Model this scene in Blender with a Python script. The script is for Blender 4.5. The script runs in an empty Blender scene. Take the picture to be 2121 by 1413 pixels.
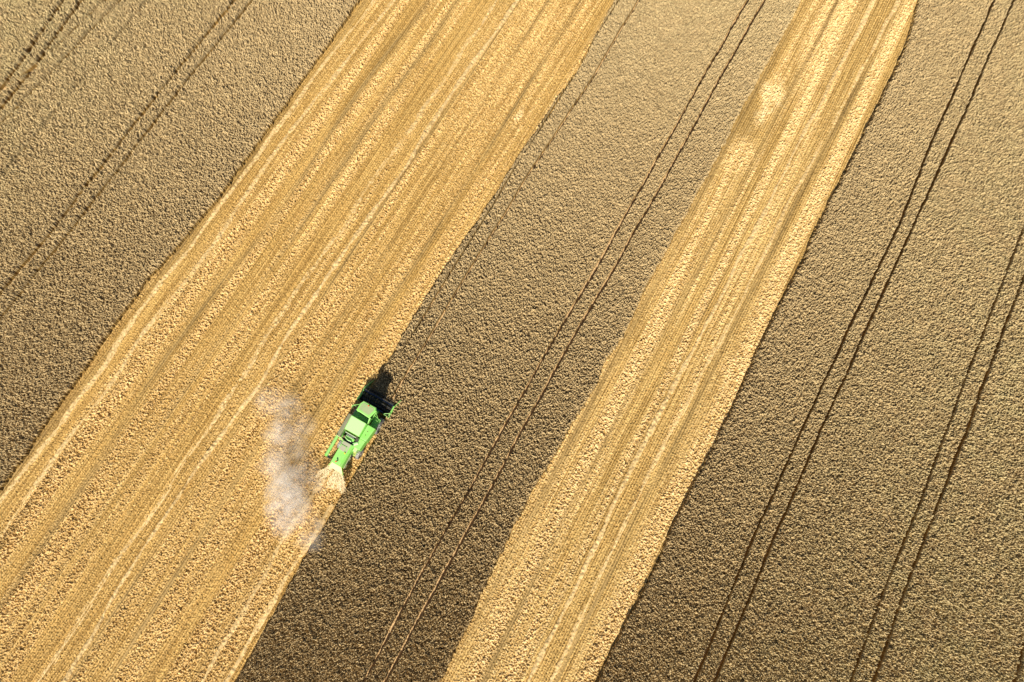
import bpy, bmesh, math, random
import numpy as np
from mathutils import Vector, Matrix

random.seed(7)
S = bpy.context.scene
COL = S.collection
rad = math.radians

# ------------------------------------------------------------------ camera, sky, sun, exposure
cam_d = bpy.data.cameras.new("camera")
cam_d.sensor_width = 36.0
cam_d.lens = 24.0
cam_d.clip_end = 6000.0
cam = bpy.data.objects.new("camera", cam_d)
cam.location = (0, 0, 70.0)                      # drone, 70 m up
cam.rotation_euler = (rad(15.4), 0, 0)           # 15 degrees off straight down
COL.objects.link(cam)
S.camera = cam

SUN_EL, SUN_AZ = 36.0, 194.8                     # compass style, clockwise from +Y
w = bpy.data.worlds.new("World")
S.world = w
w.use_nodes = True
wn = w.node_tree
for n in list(wn.nodes):
    wn.nodes.remove(n)
sky = wn.nodes.new("ShaderNodeTexSky")
sky.sky_type = 'NISHITA'
sky.sun_disc = False
sky.sun_elevation = rad(SUN_EL)
sky.sun_rotation = rad(SUN_AZ)
sky.altitude = 200
bg = wn.nodes.new("ShaderNodeBackground")
bg.inputs['Strength'].default_value = 0.05
wo = wn.nodes.new("ShaderNodeOutputWorld")
wn.links.new(sky.outputs[0], bg.inputs['Color'])
wn.links.new(bg.outputs[0], wo.inputs['Surface'])

sun_d = bpy.data.lights.new("sun", 'SUN')
sun_d.energy = 5.0
sun_d.angle = rad(0.5)
sun_d.color = (1.0, 0.93, 0.80)
sun = bpy.data.objects.new("sun", sun_d)
a = rad(SUN_AZ - 180)
sun_dir = Vector((math.sin(a) * math.cos(rad(SUN_EL)), math.cos(a) * math.cos(rad(SUN_EL)), -math.sin(rad(SUN_EL))))
sun.rotation_euler = sun_dir.to_track_quat('-Z', 'Y').to_euler()
sun.location = (-30, -60, 90)
COL.objects.link(sun)

S.view_settings.view_transform = 'Standard'
S.view_settings.look = 'None'
S.view_settings.gamma = 1.0
S.view_settings.use_curve_mapping = False
S.view_settings.exposure = 0.53
S.cycles.volume_bounces = 12
S.cycles.max_bounces = 14
S.cycles.diffuse_bounces = 3

# ------------------------------------------------------------------ frame of the drill rows
AZ = rad(28.8)                                   # rows run 28.8 degrees clockwise from +Y
EU = np.array([math.sin(AZ), math.cos(AZ)])      # along the rows
EV = np.array([math.cos(AZ), -math.sin(AZ)])     # across the rows, to the right


def xy(u, v):
    return u * EU[0] + v * EV[0], u * EU[1] + v * EV[1]


# the piece of land that needs fine detail (what the drone sees plus some metres), as a convex polygon in (u, v)
SEEN = [(24.7, -85.6), (85.6, 25.0), (11.0, 48.6), (-35.1, -35.3)]


def seen_dist(u, v):
    """positive inside; metres to the nearest side"""
    d = None
    for i in range(4):
        (a0, b0), (a1, b1) = SEEN[i], SEEN[(i + 1) % 4]
        du, dv = a1 - a0, b1 - b0
        L = math.hypot(du, dv)
        s = ((v - b0) * du - (u - a0) * dv) / L
        d = s if d is None else np.minimum(d, s)
    return d


if seen_dist(np.array([10.0]), np.array([-10.0]))[0] < 0:
    SEEN = SEEN[::-1]


def gnoise(shape, su, sv, seed):
    """smooth random field of unit deviation; su, sv are the blob radii in cells"""
    r = np.random.default_rng(seed).standard_normal(shape).astype(np.float32)
    if su <= 0 and sv <= 0:
        return r
    fu = np.fft.fftfreq(shape[0])[:, None]
    fv = np.fft.rfftfreq(shape[1])[None, :]
    g = np.exp(-2 * math.pi ** 2 * ((su * fu) ** 2 + (sv * fv) ** 2))
    o = np.fft.irfft2(np.fft.rfft2(r) * g, s=shape)
    return (o / o.std()).astype(np.float32)


def line(pts):
    p = sorted(pts)
    U = np.array([q[0] for q in p]); V = np.array([q[1] for q in p])
    return lambda u: np.interp(u, U, V)


def mesh_from_grid(name, X, Y, Z, keep, mat, attrs=None, extra=None):
    """one mesh out of the kept cells of a grid (and extra loose quads)"""
    nu, nv = X.shape
    used = np.zeros((nu, nv), bool)
    used[:-1, :-1] |= keep; used[1:, :-1] |= keep; used[:-1, 1:] |= keep; used[1:, 1:] |= keep
    idx = np.full((nu, nv), -1, np.int64)
    n = int(used.sum())
    idx[used] = np.arange(n)
    co = np.stack([X[used], Y[used], Z[used]], 1).astype(np.float32)
    I, J = np.nonzero(keep)
    q = np.stack([idx[I, J], idx[I, J + 1], idx[I + 1, J + 1], idx[I + 1, J]], 1)[:, ::-1]
    at = {k: a[used].astype(np.float32) for k, a in (attrs or {}).items()}
    if extra is not None and len(extra):
        m = len(extra)                            # extra: (m, 4, 3)
        co = np.concatenate([co, extra.reshape(-1, 3).astype(np.float32)])
        q = np.concatenate([q, np.arange(m * 4).reshape(m, 4) + n])
        for k in at:
            at[k] = np.concatenate([at[k], np.full(m * 4, 0.5 if k == 'rnd' else 0.0, np.float32)])
    me = bpy.data.meshes.new(name)
    me.vertices.add(len(co)); me.vertices.foreach_set('co', co.ravel())
    me.loops.add(q.size); me.loops.foreach_set('vertex_index', q.ravel().astype(np.int32))
    me.polygons.add(len(q)); me.polygons.foreach_set('loop_start', (np.arange(len(q)) * 4).astype(np.int32))
    me.update(calc_edges=True)
    me.shade_flat()
    for k, a_ in at.items():
        t = me.attributes.new(k, 'FLOAT', 'POINT')
        t.data.foreach_set('value', a_)
    me.materials.append(mat)
    o = bpy.data.objects.new(name, me)
    COL.objects.link(o)
    return o


def tag(o, label=None, cat=None, group=None, kind=None):
    if label: o['label'] = label
    if cat: o['category'] = cat
    if group: o['group'] = group
    if kind: o['kind'] = kind
    return o


# ------------------------------------------------------------------ materials
def new_mat(name):
    m = bpy.data.materials.new(name)
    m.use_nodes = True
    nt = m.node_tree
    b = nt.nodes['Principled BSDF']
    return m, nt, b


def N(nt, t, **kw):
    n = nt.nodes.new(t)
    for k, v_ in kw.items():
        setattr(n, k, v_)
    return n


def mix(nt, fac, c1, c2, blend='MIX'):
    n = nt.nodes.new('ShaderNodeMix')
    n.data_type = 'RGBA'; n.blend_type = blend
    for sock, val in ((n.inputs[0], fac), (n.inputs[6], c1), (n.inputs[7], c2)):
        if isinstance(val, (int, float)): sock.default_value = val
        elif isinstance(val, tuple): sock.default_value = (*val, 1.0) if len(val) == 3 else val
        else: nt.links.new(val, sock)
    return n.outputs[2]


def ramp(nt, src, a0, a1):
    n = nt.nodes.new('ShaderNodeMapRange')
    n.clamp = True
    nt.links.new(src, n.inputs[0])
    n.inputs[1].default_value = a0; n.inputs[2].default_value = a1
    return n.outputs[0]


def noise(nt, vec, scale, detail=3.0, rough=0.6):
    n = nt.nodes.new('ShaderNodeTexNoise')
    n.inputs['Scale'].default_value = scale
    n.inputs['Detail'].default_value = detail
    n.inputs['Roughness'].default_value = rough
    if vec is not None: nt.links.new(vec, n.inputs['Vector'])
    return n.outputs[0]


def attr(nt, name):
    n = nt.nodes.new('ShaderNodeAttribute')
    n.attribute_name = name
    return n.outputs['Fac']


def mat_wheat():
    m, nt, b = new_mat('ripe_wheat')
    geo = N(nt, 'ShaderNodeNewGeometry')
    sep = N(nt, 'ShaderNodeSeparateXYZ')
    nt.links.new(geo.outputs['Position'], sep.inputs[0])
    big = noise(nt, geo.outputs['Position'], 0.035, 3.0)
    mid = noise(nt, geo.outputs['Position'], 0.5, 4.0)
    rnd = attr(nt, 'rnd')
    grn = attr(nt, 'green')
    ears = mix(nt, ramp(nt, big, 0.35, 0.65), (0.420, 0.308, 0.158), (0.465, 0.332, 0.162))
    ears = mix(nt, grn, ears, (0.520, 0.440, 0.215))
    ears = mix(nt, ramp(nt, mid, 0.3, 0.7), ears, (0.50, 0.362, 0.178))
    ears = mix(nt, ramp(nt, rnd, 0.0, 1.0), mix(nt, 0.55, ears, (0.15, 0.095, 0.036)), mix(nt, 0.5, ears, (0.73, 0.57, 0.31)))
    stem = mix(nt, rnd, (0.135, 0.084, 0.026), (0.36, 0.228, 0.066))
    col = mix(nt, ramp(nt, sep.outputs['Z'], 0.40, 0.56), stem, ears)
    floor = mix(nt, rnd, (0.48, 0.315, 0.15), (0.66, 0.46, 0.24))
    col = mix(nt, ramp(nt, sep.outputs['Z'], 0.05, 0.12), floor, col)
    nt.links.new(col, b.inputs['Base Color'])
    b.inputs['Roughness'].default_value = 0.75
    b.inputs['Specular IOR Level'].default_value = 0.25
    return m


def mat_stubble():
    m, nt, b = new_mat('cut_stubble')
    geo = N(nt, 'ShaderNodeNewGeometry')
    rnd = attr(nt, 'rnd'); straw = attr(nt, 'straw'); track = attr(nt, 'track')
    big = noise(nt, geo.outputs['Position'], 0.06, 3.0)
    yel = attr(nt, 'yellow')
    stub = mix(nt, rnd, (0.29, 0.160, 0.036), (0.60, 0.370, 0.105))
    stub = mix(nt, ramp(nt, big, 0.3, 0.7), stub, mix(nt, rnd, (0.33, 0.190, 0.045), (0.64, 0.410, 0.13)))
    str_ = mix(nt, rnd, (0.44, 0.255, 0.072), (0.84, 0.590, 0.255))
    col = mix(nt, straw, stub, str_)
    col = mix(nt, yel, col, mix(nt, straw, mix(nt, rnd, (0.36, 0.225, 0.065), (0.66, 0.455, 0.17)), mix(nt, rnd, (0.60, 0.41, 0.165), (0.88, 0.68, 0.37))))
    col = mix(nt, attr(nt, 'pale'), col, mix(nt, rnd, (0.62, 0.45, 0.20), (0.86, 0.69, 0.39)))
    col = mix(nt, track, col, mix(nt, rnd, (0.15, 0.092, 0.028), (0.44, 0.285, 0.10)))
    nt.links.new(col, b.inputs['Base Color'])
    b.inputs['Roughness'].default_value = 0.7
    b.inputs['Specular IOR Level'].default_value = 0.3
    return m


def mat_chaff():
    m, nt, b = new_mat('pale_chaff')
    rnd = attr(nt, 'rnd')
    nt.links.new(mix(nt, rnd, (0.42, 0.265, 0.095), (0.80, 0.575, 0.27)), b.inputs['Base Color'])
    b.inputs['Roughness'].default_value = 0.75
    b.inputs['Specular IOR Level'].default_value = 0.25
    return m


def mat_ground():
    m, nt, b = new_mat('dry_soil')
    geo = N(nt, 'ShaderNodeNewGeometry')
    n1 = noise(nt, geo.outputs['Position'], 2.0, 6.0)
    n2 = noise(nt, geo.outputs['Position'], 0.02, 3.0)
    col = mix(nt, n1, (0.30, 0.20, 0.09), (0.48, 0.34, 0.17))
    col = mix(nt, ramp(nt, n2, 0.4, 0.6), col, (0.34, 0.25, 0.13))
    nt.links.new(col, b.inputs['Base Color'])
    b.inputs['Roughness'].default_value = 0.9
    return m


M_WHEAT, M_STUB, M_CHAFF, M_GROUND = mat_wheat(), mat_stubble(), mat_chaff(), mat_ground()

# ------------------------------------------------------------------ ground sheet to the horizon
bm = bmesh.new()
bmesh.ops.create_grid(bm, x_segments=8, y_segments=8, size=3000)
me = bpy.data.meshes.new('ground'); bm.to_mesh(me); bm.free()
me.materials.append(M_GROUND)
o = bpy.data.objects.new('ground', me); COL.objects.link(o)
tag(o, 'dry brown soil under the wheat and stubble', 'ground', kind='structure')

# ------------------------------------------------------------------ field edges (u, v), metres
E_A = line([(150, -46.4), (45.5, -46.5), (30, -46.3), (15.8, -46.1), (9.6, -46.5), (3.6, -47.2), (-3.1, -47.1), (-9.3, -46.9), (-15.4, -46.8), (-21, -46.5), (-150, -46.5)])
E_B = line([(150, -19), (60.6, -19), (50.4, -18.6), (42.4, -18.9), (37.2, -19.2), (30.7, -19.1), (27.5, -19.3), (19.9, -19.7), (14.2, -19.8), (9.2, -19.5), (5.25, -19.6),
            (5.2, -16.5), (2.8, -16.6), (0.1, -16.5), (-1.6, -16.4), (-5.6, -16.4), (-9.8, -16.3), (-13, -16.4), (-24.3, -15.9), (-150, -15.9)])
E_C = line([(150, 1.1), (71.6, 1.0), (67.3, 1.1), (59.6, .9), (52.6, .8), (47.9, 1.0), (42.1, .8), (35.4, .7), (29.4, .6), (22.4, .8), (20.6, .75), (19.9, .3), (17, .7), (4.5, .1), (0, .1), (-3.7, .2), (-9.7, .6), (-15, .7), (-150, .7)])
E_D = line([(150, 13.8), (78.5, 13.6), (75, 14.1), (70.6, 14.5), (67.1, 14.6), (58.8, 14.3), (54.2, 14.4), (47.8, 14.1), (43.2, 14.1), (39.1, 14.2), (34.2, 14.0), (30.4, 13.9), (26.6, 13.9), (24.2, 14.1), (8, 13.7), (3.2, 13.9), (.6, 13.8), (-2, 13.6), (-5.3, 13.5), (-7.9, 13.6), (-150, 13.6)])

# tramlines: centre line, half width, how far closed over (0 = open)
TRAM_L = [(line([(39, -59.7), (26.6, -59.9), (9.2, -59.9), (3.6, -59.7), (-5.7, -60)]), .26, .0),
          (line([(39.8, -57.8), (27.4, -58.1), (10.2, -58), (-8, -58.1)]), .25, .1),
          (line([(40, -79.5), (28.77, -78.07), (19.4, -76.84), (14.1, -76.5), (5, -76.2)]), .30, .0),
          (line([(40, -77), (29.6, -76.1), (21.9, -75.4), (18.7, -74.9), (12, -74.85), (5, -74.8)]), .30, .0),
          (line([(40, -73.2), (30.9, -73.7), (26.5, -74.2), (21.5, -74.6), (15, -76.2), (10, -77)]), .24, .15),
          (line([(40, -71.5), (31.9, -72), (26.7, -72.35), (19.4, -72.76), (15.2, -73.2), (10.8, -73.6), (4, -74.3)]), .24, .1),
          (line([(45, -69.2), (33, -69.1), (24.5, -69)]), .20, .45)]
TRAM_M = [(line([(69.2, -4.8), (57.2, -5), (45.2, -5.1), (25.1, -5.3), (14.8, -5.5), (1, -5.6), (-7.6, -5.7), (-18.6, -5.5), (-30, -5.5)]), .17, .0),
          (line([(70.1, -3), (57.9, -3.2), (39.6, -3.3), (22.6, -3.7), (15.4, -3.8), (3.1, -3.8), (-17.6, -3.8), (-30, -3.8)]), .17, .05),
          (line([(80, -16.6), (62.5, -16.5), (49.6, -16.4), (35.4, -17), (23.9, -17.1), (7.4, -17.1), (4, -17.1)]), .18, .1),
          (line([(80, -18.6), (54, -18.63), (48.4, -18.47), (34.4, -18.72), (17.7, -18.76), (9, -18.81)]), .14, .35, 10.0)]
TRAM_R = [(line([(83.7, 21.6), (60, 21.5), (49.6, 21.9), (35, 21.4), (22.3, 21.1), (9.3, 21), (-3.9, 21.4)]), .125, .0),
          (line([(84.8, 23.7), (54.8, 23.4), (50.2, 23.3), (23.2, 22.8), (10.2, 22.8), (-3.1, 23)]), .125, .0),
          (line([(80, 34), (45, 34), (29.4, 34), (21.6, 34.1), (14.3, 33.9), (3.2, 34), (-8, 34)]), .125, .0),
          (line([(80, 35.9), (45, 35.8), (30.4, 35.8), (15.2, 35.6), (4.2, 35.9), (-8, 36)]), .16, .0),
          (line([(40, 46.9), (15.4, 47), (10.5, 47.4), (0, 47.5)]), .16, .0)]


def wheat_height(U, V, seed, trams, dips=()):
    sh = U.shape
    h = 0.74 + 0.125 * gnoise(sh, .48, .48, seed) + 0.028 * gnoise(sh, 2.0, 2.0, seed + 1) \
        + 0.018 * gnoise(sh, 12, 10, seed + 2) + 0.02 * gnoise(sh, 60, 20, seed + 3)
    pit = gnoise(sh, 1.1, 1.1, seed + 4)
    h -= np.clip(pit - 1.4, 0, 1.2) * 0.24
    # wheel tracks of the sprayer: gaps down to the soil, ragged at the sides
    gap_n = gnoise(sh, 2.6, 1.2, seed + 5)
    long_n = gnoise(sh, 36, 4, seed + 6)
    soil = np.zeros(sh, bool)
    for ln, hw, closed, *lo in trams:
        c = ln(U[:, :1]) + 0.03 * gnoise((sh[0], 1), 30, 0, seed + 7)
        width = hw * np.clip(1 + .16 * gap_n + .10 * long_n, .6, 1.5)
        if closed:
            width = width * np.clip(1.0 - closed * (0.75 + 0.8 * long_n + 0.5 * gap_n), 0.0, 1.2)
        soil |= (np.abs(V - c) < width) & (U > (lo[0] if lo else -999))
    for du, dv, r in dips:
        soil |= (U - du) ** 2 + (V - dv) ** 2 < (r * (1 + .25 * gap_n)) ** 2
    h = np.where(soil, 0.03 + 0.02 * np.abs(gnoise(sh, 1, 1, seed + 8)), np.clip(h, .22, 1.10))
    return h


def build_wheat(label, u0, u1, v0, v1, inside, trams, seed, green, far, dips=(), step=0.05):
    us = np.arange(u0, u1, step); vs = np.arange(v0, v1, step)
    U, V = np.meshgrid(us, vs, indexing='ij')
    U = U.astype(np.float32); V = V.astype(np.float32)
    near = seen_dist(U, V) > -6.0
    H = wheat_height(U, V, seed, trams, dips)
    rag = 0.05 * gnoise(U.shape, 1.4, 1.4, seed + 20) + 0.04 * gnoise(U.shape, 12, 12, seed + 21)
    inn = inside(U, V, rag)
    # plants at the cut edge lean and stand lower
    e1 = inside(U, V + .11, rag) & inside(U, V - .11, rag); e2 = inside(U, V + .22, rag) & inside(U, V - .22, rag)
    H = np.where(e1, np.where(e2, H, H * .86), H * .60)
    H = np.where(inn, H, 0.0)
    rng = np.random.default_rng(seed + 30)
    U2 = U + rng.uniform(-.019, .019, U.shape); V2 = V + rng.uniform(-.019, .019, U.shape)
    X, Y = xy(U2, V2)
    rnd = np.clip(.5 + .24 * gnoise(U.shape, .5, .5, seed + 31) + .05 * gnoise(U.shape, 3, 3, seed + 32), 0, 1)
    ok = inn & near
    keep = ok[:-1, :-1] | ok[1:, :-1] | ok[:-1, 1:] | ok[1:, 1:]
    keep &= near[:-1, :-1] & near[1:, 1:]
    ex = []
    fu0, fu1, fv0, fv1 = far                       # coarse canopy beyond what the drone sees
    cs = 4.0
    for uu in np.arange(fu0, fu1, cs):
        for vv in np.arange(fv0, fv1, cs):
            cu, cv = uu + cs / 2, vv + cs / 2
            if seen_dist(np.array([cu]), np.array([cv]))[0] > -7.5: continue
            quad = []
            for (p, q_) in ((uu, vv + cs), (uu + cs, vv + cs), (uu + cs, vv), (uu, vv)):
                x_, y_ = xy(p, q_)
                quad.append((x_, y_, .62))
            if not inside(np.array([[cu - 2, cu + 2]]), np.array([[cv - 2.1, cv + 2.1]]), 0.0).all(): continue
            ex.append(quad[::-1])
    o = mesh_from_grid('standing_wheat', X, Y, H, keep, M_WHEAT,
                       {'rnd': rnd, 'green': np.clip(green(U, V), 0, 1)}, np.array(ex))
    return tag(o, label, 'wheat', 'strips of standing wheat', 'stuff')


build_wheat('greyish brown standing wheat left of the wide stubble strip, with a clear double wheel track and three more tracks meeting in the corner', -42, 52, -97, -45.8,
            lambda u, v, r: v + r < E_A(u), TRAM_L, 100, lambda u, v: (-62 - v) / 30 + .1, (-120, 220, -260, -46),
            dips=[(-2.7, -53.23, .16), (-2.43, -52.3, .2), (-20.2, -42.4, .1), (2, -70, .12), (-13.5, -49.3, .15)])
build_wheat('dark brown standing wheat between the two stubble strips, being cut by the green combine', -32, 84, -20.6, 1.8,
            lambda u, v, r: (v + r > E_B(u)) & (v + r < E_C(u)), TRAM_M, 200, lambda u, v: 0 * u + np.clip((u - 45) / 60, 0, .4), (-120, 220, -15, 0),
            dips=[(27.2, -9.6, .13), (39.5, -1.2, .1)])
build_wheat('olive brown standing wheat right of the narrow stubble strip, with dark wheel tracks', -20, 96, 12.8, 58,
            lambda u, v, r: v + r > E_D(u), TRAM_R, 300, lambda u, v: (v - 14) / 26, (-120, 220, 16, 260),
            dips=[(43.6, 30.1, .12), (62, 31, .1)])

# ------------------------------------------------------------------ stubble
TRK1 = [(line([(90, -46.2), (45.5, -46.1), (30, -46.0), (15.8, -46.0), (9.6, -46.2), (3.6, -46.8), (-3.1, -46.7), (-9.3, -46.5), (-21, -46.3), (-60, -46.3)]), .8, .85),
        (line([(90, -39.2), (49.5, -39.2), (45, -39.3), (40.8, -39.8), (35, -39.9), (15.7, -39.2), (8.7, -40), (-2.1, -40.4), (-8.9, -40), (-17.5, -39.7), (-60, -39.7)]), .45, .75),
        (line([(90, -36), (49.8, -36.1), (44, -36), (35.4, -36.4), (21.6, -36.2), (14.8, -36.2), (-3.9, -36.5), (-14.5, -36.2), (-24.5, -36.5), (-60, -36.4)]), .4, .8),
        (line([(90, -42.5), (48, -42.5), (20, -43.1), (-20, -43.2), (-60, -43.2)]), .3, .45),
        (line([(90, -29.3), (10, -29.7), (-3.5, -29.68), (-60, -29.4)]), .28, .6),
        (line([(90, -26.2), (16.6, -26.3), (10.5, -26.6), (-15, -26.6), (-60, -26.5)]), .32, .55),
        (line([(90, -22.6), (24.8, -22.8), (8.4, -23.2), (-15, -23.3), (-60, -23.2)]), .38, .6),
        (line([(90, -33.6), (-60, -33.6)]), .18, .35),
        (line([(4, -19.3), (2, -19.25), (-60, -19.9)]), .3, .45),
        (line([(4, -16.9), (2, -17.1), (-60, -17.6)]), .25, .3)]
TRK2_SHADE = [(line([(95, 4.9), (68.6, 4.94), (62, 4.75), (36.6, 4.67), (28, 4.5), (3.9, 3.95), (-13, 4.25), (-40, 4.3)]), .33, .8),
        (line([(95, 11.6), (64, 11.5), (56.3, 11.2), (45.2, 10.95), (39.7, 10.85), (7.5, 10.35), (-4.6, 10.4), (-40, 10.5)]), .42, .8),
        (line([(95, 7.2), (70, 7.4), (30, 7.25), (-40, 7.2)]), .22, .5),
        (line([(95, 1.3), (-40, 1.0)]), .45, .6)]  # not a wheel track: shade band painted along the left wheat edge


def build_stubble(label, u0, u1, v0, v1, inside, tracks, seed, yellow, passes, patches, far, du=0.06, dv=0.05):
    us = np.arange(u0, u1, du); vs = np.arange(v0, v1, dv)
    U, V = np.meshgrid(us, vs, indexing='ij')
    U = U.astype(np.float32); V = V.astype(np.float32)
    sh = U.shape
    inn = inside(U, V) & (seen_dist(U, V) > -6.0)
    # straw thrown out behind the harvester: thick in the middle of each pass, thin at its sides
    prof = np.zeros(sh, np.float32)
    wob = 0.35 * gnoise((sh[0], 1), 60, 0, seed + 1)
    for c, hw, amt in passes:
        prof = np.maximum(prof, amt * np.exp(-(((V - c - wob) / hw) ** 4)))
    streak = gnoise(sh, 260, 3.2, seed + 2)
    streak_w = gnoise(sh, 400, 9, seed + 3)
    fine = gnoise(sh, 90, 1.3, seed + 17)
    patch = gnoise(sh, 30, 20, seed + 4)
    straw = prof * (0.60 + .30 * streak_w + .34 * streak + .10 * patch) + .12 * streak_w + .10 * streak + .06
    for pu, pv, ru, rv, amt in patches:
        e = np.exp(-((((U - pu) / ru) ** 2 + ((V - pv) / rv) ** 2) ** 1.5)) * (1 + .12 * gnoise(sh, 4, 4, seed + 9))
        straw = straw * (1 - np.clip(e, 0, 1)) + (straw + amt) * np.clip(e, 0, 1) if amt < 0 else np.maximum(straw, amt * np.clip(e * 1.25, 0, 1))
    straw = np.clip(straw, 0, 1)
    bare = np.zeros(sh, np.float32)
    for pu, pv, ru, rv, amt in patches:
        if amt < 0: bare = np.maximum(bare, np.exp(-((((U - pu) / ru) ** 2 + ((V - pv) / rv) ** 2) ** 1.5)))
    track = np.zeros(sh, np.float32)
    tn = gnoise(sh, 50, 1.6, seed + 5); tl = gnoise(sh, 140, 12, seed + 6)
    for ln, hw, amt in tracks:
        d = np.abs(V - ln(U[:, :1])) / hw
        track = np.maximum(track, np.clip(amt * (.68 + .42 * tl + .28 * tn), 0, .85) * np.exp(-(d * 1.2) ** 2))
    track = np.clip(np.maximum(track, .45 * bare) * (1 + .35 * fine), 0, 1)
    straw = straw * (1 - .8 * track)
    pale = np.zeros(sh, np.float32)
    pn = gnoise(sh, 5, 4, seed + 18); pf = gnoise(sh, 1, 1, seed + 19)
    for pu, pv, ru, rv, amt in patches:
        if amt >= .95:
            d = np.sqrt(((U - pu) / ru) ** 2 + ((V - pv) / rv) ** 2)
            pale = np.maximum(pale, np.clip((1.1 - d + .32 * pn + .22 * pf) * 1.1, 0, 1) * .8)
    clump = gnoise(sh, .85, 1.0, seed + 7)
    vw = V + .05 * gnoise((sh[0], 1), 60, 0, seed + 15) + .03 * gnoise(sh, 200, 30, seed + 16)
    rows = np.abs(((vw / 0.25) % 1.0) * 2 - 1)                    # the drill rows
    rown = gnoise(sh, 20, .8, seed + 8)
    Z = 0.05 + (1 - .5 * track) * (1 - .75 * straw) * (0.10 * rows + .025 * rown + .01) \
        + straw * (.05 + 0.042 * clump + .052 * gnoise(sh, .55, .6, seed + 10)) \
        + .022 * (1 - .7 * track) * gnoise(sh, .7, .7, seed + 11) + .012 * streak_w
    Z = np.clip(Z, 0.012, .5)
    rng = np.random.default_rng(seed + 12)
    U2 = U + rng.uniform(-.022, .022, sh); V2 = V + rng.uniform(-.012, .012, sh)
    X, Y = xy(U2, V2)
    rnd = np.clip(.5 + .20 * gnoise(sh, .6, .8, seed + 13) + .15 * gnoise(sh, 35, .9, seed + 14) + .08 * clump + (.75 * (rows - .5) + .16 * fine) * (1 - .65 * straw), 0, 1)
    st = np.clip(straw * (0.75 + .3 * clump), 0, 1)
    keep = inn[:-1, :-1] & inn[1:, 1:]
    ex = []
    fu0, fu1 = far
    for uu in np.arange(fu0, fu1, 4.0):
        cv = (v0 + v1) / 2
        for vv in np.arange(v0, v1, 4.0):
            if seen_dist(np.array([uu + 2]), np.array([vv + 2]))[0] > -7.5: continue
            ex.append([(*xy(p, q_), .03) for p, q_ in ((uu, vv), (uu + 4, vv), (uu + 4, min(vv + 4, v1)), (uu, min(vv + 4, v1)))])
    o = mesh_from_grid('stubble', X, Y, Z, keep, M_STUB,
                       {'rnd': rnd, 'straw': st, 'track': track, 'pale': pale, 'yellow': np.clip(yellow(U, V), 0, 1)}, np.array(ex))
    return tag(o, label, 'stubble', 'strips of cut stubble', 'stuff')


build_stubble('wide golden strip of cut stubble and chopped straw that the green combine drives along', -42, 72, -47.6, -15.4,
              lambda u, v: (v > E_A(u) - .3) & (v < E_B(u) + .3), TRK1, 400, lambda u, v: 0 * u + .15,
              [(-41.6, 1.7, .75), (-38, 1.6, .9), (-34.4, 1.5, .85), (-44.6, .9, .5), (-31.9, 1.0, .45), (-27.8, 1.6, .6), (-24.7, 1.4, .62), (-21, 1.7, .6), (-17.9, 1.3, .55)],
              [(41.0, -21.6, 1.1, .55, .98), (46, -21.9, 7, .35, .8), (60, -22, 8, 1.3, .75), (42.5, -39.6, 3.2, .75, -.9), (-7, -18.4, 5, 1.3, .7), (48, -26, 16, 5, .62)], (-120, 220))
build_stubble('narrow bright strip of cut stubble between the dark wheat and the olive wheat', -28, 90, -.6, 15.2,
              lambda u, v: (v > E_C(u) - .3) & (v < E_D(u) + .3), TRK2_SHADE, 500, lambda u, v: .6 + 0 * u,
              [(2.9, 1.1, .85), (6.1, 1.3, .95), (9.0, .6, .3), (12.9, 1.1, .72)],
              [(58.3, 3.0, 1.7, 1.5, 1.0), (53.2, 1.7, 2.8, 1.9, -1.0), (48.7, 2.8, 2.6, 1.8, .93), (55.6, 3.2, 2.3, .7, .96), (25.5, 12.6, 1.7, 1.2, .94), (70, 5.5, 9, 2.2, .9), (34, 8.9, 12, .5, .3)], (-120, 220))


# ------------------------------------------------------------------ chaff swaths lying on the stubble
def swath(label, pts, u0, u1, hw, height, seed, holes=.0, far=True):
    du, dv = .07, .05
    ln = line(pts)
    us = np.arange(u0, u1, du); ws = np.arange(-hw * 1.8, hw * 1.8 + dv, dv)
    U, W = np.meshgrid(us, ws, indexing='ij')
    sh = U.shape
    width = hw * (1 + .18 * gnoise((sh[0], 1), 12, 0, seed) + .12 * gnoise((sh[0], 1), 3, 0, seed + 1))
    p = np.clip(1 - (np.abs(W) / width) ** 2.4, -1, 1)
    bumps = gnoise(sh, 1.2, 1.4, seed + 2)
    long_ = gnoise((sh[0], 1), 30, 0, seed + 3)
    amp = np.clip(1 - holes * (0.6 + .9 * long_), 0.34, 1.15)
    Z = height * amp * np.maximum(p, 0) ** .6 + (.025 * bumps) * amp + .075
    ok = (p + .16 * bumps > 0.05) & (amp + .06 * bumps > .05)
    V = ln(U[:, :1]) + W + .06 * gnoise((sh[0], 1), 18, 0, seed + 4)
    near = seen_dist(U, V) > -6
    ok &= near
    keep = ok[:-1, :-1] & ok[1:, 1:] & ok[1:, :-1] & ok[:-1, 1:]
    Z = np.where(ok, Z, .02)
    edge = ok.copy()
    edge[1:] |= ok[:-1]; edge[:-1] |= ok[1:]; edge[:, 1:] |= ok[:, :-1]; edge[:, :-1] |= ok[:, 1:]
    keep = edge[:-1, :-1] & edge[1:, 1:] & edge[1:, :-1] & edge[:-1, 1:]
    rng = np.random.default_rng(seed + 5)
    X, Y = xy(U + rng.uniform(-.025, .025, sh), V + rng.uniform(-.012, .012, sh))
    rnd = np.clip(.60 + .24 * gnoise(sh, .6, .6, seed + 6) + .08 * long_, 0, 1)
    o = mesh_from_grid('chaff_swath', X, Y, Z, keep, M_CHAFF, {'rnd': rnd})
    return tag(o, label, 'swath', 'chaff swaths on the stubble')


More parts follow.
